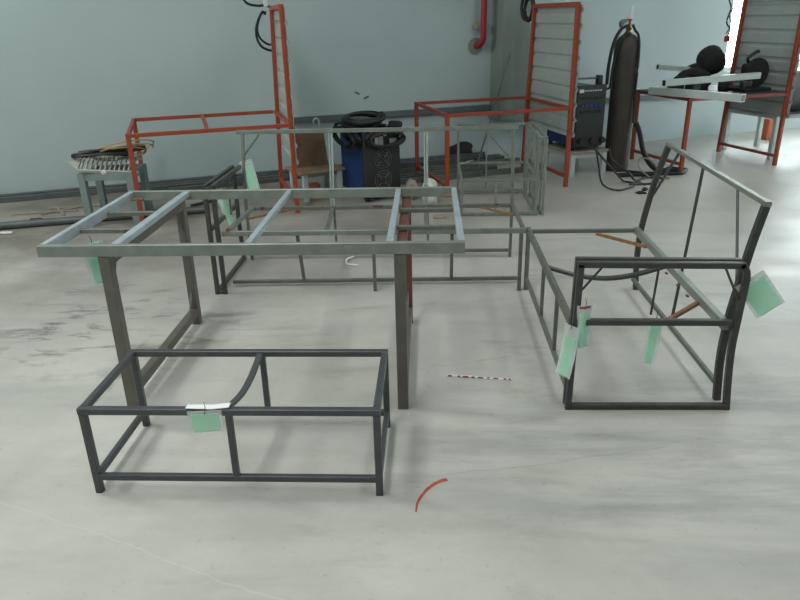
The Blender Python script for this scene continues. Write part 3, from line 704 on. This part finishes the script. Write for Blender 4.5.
# ------------------------------------------------------------------ gas cylinder
gc = thing('gas_cylinder', 'tall dark brown gas cylinder standing against the wall', 'gas cylinder', W(1.61, 1.30, 0), WA)
MB().lathe([(.105, 0), (.122, .015), (.125, .05), (.125, 1.18), (.121, 1.235), (.108, 1.285), (.085, 1.32), (.055, 1.34), (.036, 1.346), (.034, 1.36)], 32).build('body', 'cylinder', gc)
gv = MB().lathe([(.03, 1.355), (.03, 1.40), (.018, 1.405), (.018, 1.46), (.028, 1.465), (.028, 1.485)], 16).build('valve', 'brass', gc)
MB().lathe([(.02, -.07), (.02, .0)], 12, (0, -.015, 1.43), 'X').build('valve_outlet', 'brass', gv)
MB().lathe([(.035, -.02), (.045, -.015), (.045, .015), (.035, .02)], 18, (-.08, -.02, 1.44), 'Y').build('gauge', 'fan', gv)
MB().rbox((-.014, -.03, 1.485), (.014, .0, 1.60), .005).build('tag_card', 'white', gv, 'upright white card')
MB().rod(smooth([(-.03, -.03, 1.43), (-.11, -.03, 1.39), (-.18, -.03, 1.27), (-.215, -.03, 1.07), (-.22, -.03, .88)]), .017, 8).build('hose', 'rubber', gc)
MB().rod(smooth([(-.02, -.06, 1.40), (-.09, -.05, 1.33), (-.15, -.05, 1.2), (-.185, -.05, 1.02), (-.195, -.05, .86), (-.24, -.05, .84)]), .012, 8).build('hose', 'rubber', gc)
MB().rod(smooth([(.02, -.03, 1.43), (.03, -.06, 1.38), (.05, -.10, 1.32), (.05, -.13, 1.15), (.05, -.132, .8), (.06, -.135, .5)]), .013, 8).build('hose', 'rubber', gc)
tag(MB().rod(smooth([W(1.69, 1.46, .50), W(1.73, 1.48, .40), W(1.78, 1.52, .2), W(1.86, 1.58, .06), W(1.96, 1.64, .026), W(2.06, 1.60, .026), W(2.16, 1.72, .026)]), .026, 10).build('hose', 'rubber'), 'thick black hose sweeping from the cylinder to the floor', 'hose')
tag(MB().rod(smooth([W(1.42, 1.62, .022), W(1.62, 1.66, .022), W(1.84, 1.72, .022), W(2.05, 1.78, .022), W(2.2, 1.68, .022)]), .022, 8).build('hose', 'rubber'), 'dark hose lying flat on the floor around the gas cylinder foot', 'hose')

# ------------------------------------------------------------------ on the third bay
PZ = .756
def wloc(o, u, v, z, rz=0.0, rx=0.0, ry=0.0): o.location = W(u, v, z); o.rotation_euler = (rx, ry, WA + rz); return o
def tube(p, q, sec, label, group):
    t = thing('square_tube', label, 'tube', W(*p)); t.location = W(*p)
    a = V((0, 0, 0)); b = W(*q) - W(*p)
    tw = bar('tube_wall', t, [a, b], sec, sec, 'tube_white')
    dirn = b.normalized()
    bar('open_end', tw, [b, b + dirn * .002], sec - .012, sec - .012, 'black', label='dark hollow end')
    bar('open_end', tw, [a - dirn * .002, a], sec - .012, sec - .012, 'black', label='dark hollow end')
    return t
tube((1.915, 1.34, PZ + .04), (2.17, 2.32, PZ + .042), .07, 'pale square tube reaching over the front edge of the third bay', None)
tube((1.86, 1.60, PZ + .135), (2.93, 1.70, PZ + .165), .06, 'pale square tube resting across the machines on the bay top', None)
tube((2.22, 1.02, PZ + .24), (2.60, 1.08, PZ + .20), .05, 'short pale tube sticking out behind the black bag', None)
hd = thing('welding_hood', 'black welding hood and leather bag heaped on the bay top', 'hood', W(2.70, 1.12, PZ), WA)
MB().blob((-.06, 0, .12), .20, .14, .13, 51, .14, flat=0).build('bag_body', 'hood', hd)
MB().blob((.12, .0, .29), .155, .13, .15, 55, .12).build('hood_shell', 'hood', hd)
MB().blob((-.22, -.02, .10), .10, .08, .09, 57, .18, flat=0).build('flap', 'hood', hd)
bx = thing('tape_pack', 'small white and yellow pack lying before the black bag', 'pack', W(2.34, 1.34, PZ), WA + .5)
MB().rbox((-.07, -.04, 0), (.07, .04, .12), .006).build('box', 'white_label', bx); MB().box((.071, -.041, .01), (.085, .041, .11)).build('band', 'yellow', bx)
for k, (u, v) in enumerate(((2.12, 1.46), (2.30, 1.50), (2.52, 1.38), (2.76, 1.42))):
    o = MB().rbox((-.075, -.05, 0), (.075, .05, .105), .014).build('clamp_block', 'rubber'); wloc(o, u, v, PZ, .3 * k)
    tag(o, ['black block under the end of the pale crossing tube', 'black block second along beneath the crossing tube', 'black block third along beneath the crossing tube', 'black block by the cut-off saw beneath the crossing tube'][k], 'block')
sw = thing('cutoff_saw', 'black cut-off saw with round guard in front of the ribbed sheet', 'saw', W(3.07, 1.50, PZ), WA)
MB().rbox((-.22, -.14, 0), (.12, .14, .03), .008).build('base', 'dark_panel', sw)
MB().lathe([(.03, -.02), (.145, -.02), (.15, 0), (.145, .02), (.03, .02)], 28, (.0, -.02, .175), 'Y').build('guard', 'black', sw)
MB().rbox((-.08, .0, .12), (.08, .13, .26), .02).build('motor', 'dark_panel', sw)
MB().rod(smooth([(-.05, .03, .26), (-.10, .02, .31), (-.04, .0, .37), (.0, -.01, .385)]), .018, 8).build('handle', 'black', sw)
MB().rbox((-.17, -.06, .03), (-.06, .02, .10), .01).build('vise', 'fan', sw)
# wires dangling at the head post
tag(MB().rod(smooth([W(3.05, .93, 1.85), W(3.12, .92, 1.66), W(3.17, .92, 1.56), W(3.14, .92, 1.42), W(3.20, .92, 1.34), W(3.17, .93, 1.26)]), .008, 6).rod(smooth([W(3.16, .93, 1.8), W(3.24, .93, 1.62), W(3.15, .93, 1.50), W(3.2, .93, 1.4), W(3.15, .93, 1.3)]), .006, 6).build('cable', 'rubber'), 'thin wires dangling before the bright window edge', 'cable')
pg = MB().rbox((-.03, -.02, 0), (.03, .02, .06), .008).build('plug', 'redpipe'); wloc(pg, 3.17, .93, 1.215); tag(pg, 'small red plug at the end of the dangling wires', 'plug')

# stand and machine behind the ribbed sheet
st3 = stool('machine_stand', 'pale grey stand behind the ribbed sheet of the third bay', W(3.42, 1.56, 0), WA, .55, .75, .50, 'pale_grey_paint', 'dark_panel', .02, .05, 'stand')
w3 = thing('welding_machine', 'dark welding machine on the pale grey stand behind the ribbed sheet', 'welding machine', V(st3.location) + WE * .30 + V((0, 0, .50)), WA)
MB().rbox((-.22, .06, 0), (.25, .60, .42), .015).build('body', 'dark_panel', w3)
MB().rbox((-.22, .03, .02), (.25, .07, .40), .01).build('front_panel', 'black', w3)
MB().lathe([(.03, 0), (.03, .03)], 14, (.12, .0, .28), 'Y').build('dial', 'redpipe', w3)
MB().rod([(-.15, .3, .42), (-.15, .3, .47), (.15, .3, .47), (.15, .3, .42)], .012, 8).build('handle', 'black', w3)
for k in range(3): MB().rod(smooth([(.02 + .08 * k, .03, .08), (.05 + .08 * k, -.08, .02), (.04 + .09 * k, -.09, -.14), (.08 + .07 * k, -.06, -.26 - .05 * k)]), .010, 6).build('lead', 'rubber', w3)
ob = MB().rbox((-.09, -.09, 0), (.09, .09, .26), .01).build('orange_box', 'brick'); wloc(ob, 4.42, .50, 0); tag(ob, 'small terracotta orange box standing at the wall foot below the window', 'box')

# ------------------------------------------------------------------ tubes lying along the wall foot
rnd = random.Random(5)
labs = ['dark steel tube lying along the wall foot']
def floor_tube(u0_, u1_, v, z, r, m, label, dv=0.0, square=True, group='steel tubes along the wall foot'):
    mb = MB(); a, b = W(u0_, v, z), W(u1_, v + dv, z)
    if square: mb.bar([a, b], 2 * r, 2 * r)
    else: mb.rod([a, b], r, 10)
    o = mb.build('steel_tube', m); tag(o, label, 'tube', group)
L1 = 'dark steel tube lying along the foot of the wall with others like it'
floor_tube(-5.6, .60, .08, .03, .03, 'dirty_tube', L1); floor_tube(-5.2, -1.9, .15, .025, .025, 'dirty_tube', L1, .02)
floor_tube(-3.2, -1.5, .26, .025, .025, 'dirty_tube', L1, .03); floor_tube(-2.9, -1.7, .37, .02, .02, 'dirty_tube', L1, -.02)
for k, vv in enumerate((.22, .32, .42, .52, .80, .89, .98)):
    floor_tube(-.95 + rnd.uniform(-.15, .15), .55 + rnd.uniform(-.25, .4), vv, .026, .026, 'dirty_tube' if k % 3 else 'galv_seat', L1, rnd.uniform(-.015, .015))
for k in range(3): floor_tube(-.85 + rnd.uniform(-.1, .1), .45 + rnd.uniform(-.2, .2), .27 + .10 * k, .078, .025, 'dirty_tube', L1, 0)
hp = MB().blob((0, 0, .07), .16, .10, .10, 71, .2, flat=0).build('sack', 'hood'); hp.location = W(.32, .16, .05); tag(hp, 'dark crumpled sack on the tubes by the column foot', 'sack')
tag(MB().bar([W(.30, .64, .012), W(.84, .31, 1.16)], .018, .012).build('flat_bar', 'dirty_tube'), 'thin steel bar leaning against the column', 'bar')
tag(MB().rod([W(-5.4, 1.10, .032), W(-2.62, 1.335, .032)], .032, 12).build('steel_tube', 'dirty_tube'), 'long dark round pipe on the floor under the grey-green stool', 'pipe')
tag(MB().bar([(-2.16, 6.02, .0125), (-1.93, 6.29, .0125)], .025, .025).build('steel_bar', 'black_steel'), 'short dark steel bar on the floor behind the long sofa arm', 'bar')
sticks = [(-4.25, .72, -3.7, .80, 'long thin pale stick on the floor near the wall pipes'), (-3.90, .58, -3.80, .92, 'short pale stick lying across towards the stool'), (-3.95, .62, -3.45, .70, 'thin stick nearest the foot of the grey-green stool'), (-4.0, .82, -3.66, .66, 'thin stick crossing between the other floor sticks')]
for a, b, c_, d_, l in sticks: tag(MB().bar([W(a, b, .008), W(c_, d_, .008)], .02, .014).build('stick', 'wood_pale'), l, 'stick')
o = MB().blob((0, 0, .012), .06, .03, .018, 81, .25, flat=0).build('rag', 'rubber'); o.location = W(-4.0, 1.03, 0); tag(o, 'dark scrap of rag beside the long floor pipe', 'rag')
o = MB().blob((0, 0, .006), .07, .035, .008, 83, .25, flat=0).build('paper_scrap', 'white_label'); o.location = W(-4.2, 1.33, 0); tag(o, 'pale scrap of paper before the long floor pipe', 'paper')

# ------------------------------------------------------------------ small things on the open floor
def ribbon(pts, w, z, m, name, th=.0015):
    P = [V((x, y, 0)) for x, y in pts]; vs = []; fs = []
    for i, q in enumerate(P):
        t = (P[min(i + 1, len(P) - 1)] - P[max(i - 1, 0)]).normalized(); s = V((-t.y, t.x, 0)) * (w[i] if isinstance(w, list) else w) / 2
        vs += [q + s + V((0, 0, z)), q - s + V((0, 0, z)), q - s + V((0, 0, z + th)), q + s + V((0, 0, z + th))]
    for i in range(len(P) - 1):
        a = 4 * i
        for k in range(4): fs.append((a + k, a + (k + 1) % 4, a + 4 + (k + 1) % 4, a + 4 + k))
    fs += [(3, 2, 1, 0), tuple(4 * (len(P) - 1) + k for k in range(4))]
    return MB().add(vs, fs)
tp = thing('barrier_tape', 'strip of red and white tape lying on the open floor', 'tape', (.076, 2.849, 0), math.atan2(-.039, .298))
ribbon([(0, 0), (.10, .004), (.20, -.004), (.30, 0)], .017, 0.0005, 'white', 't', .004).build('tape', 'white', tp)
st = MB()
for k, (x, ln) in enumerate(((.005, .018), (.05, .012), (.075, .025), (.115, .014), (.145, .024), (.185, .014), (.215, .022), (.262, .014), (.284, .012))): st.box((x, -.0095, .0035), (x + ln, .001, .0062))
st.build('stripe', M['redpipe'], tp, 'red print')
mk = ribbon([(p.x, p.y) for p in smooth([(-.053, 1.892, 0), (-.047, 1.945, 0), (-.020, 2.005, 0), (.012, 2.045, 0), (.038, 2.064, 0), (.058, 2.070, 0)], 5)], [.006 + .010 * min(1, k / 16) for k in range(26)], .0002, None, 'm', .0006)
tag(mk.build('paint_mark', 'red_mark'), 'curved red paint stroke on the concrete floor', 'paint mark')
wv = MB().rod(smooth([(-.535, 4.57, .008), (-.575, 4.50, .012), (-.567, 4.42, .008), (-.53, 4.395, .008), (-.485, 4.385, .008)]), .007, 6)
tag(wv.build('wire', 'white'), 'bent white wire on the floor under the long sofa frame', 'wire')
o = MB().rbox((-.05, -.03, 0), (.05, .03, .02), .008).build('mortar_lump', 'wood_pale'); o.location = W(-.80, 2.30, 0); tag(o, 'pale lump on the floor between the bags and the table', 'lump')
for k, (u, z, a) in enumerate(((-.83, .80, .5), (-.73, .75, -.4))):
    o = MB().bar([(-.03, 0, 0), (.03, 0, 0)], .004, .014).build('wall_stain', 'dirty_tube'); o.location = W(u, .003, z); o.rotation_euler = (0, a, WA); tag(o, ['dark scuff mark on the wall above the welding machine, upper', 'dark scuff mark on the wall above the welding machine, lower'][k], 'mark')
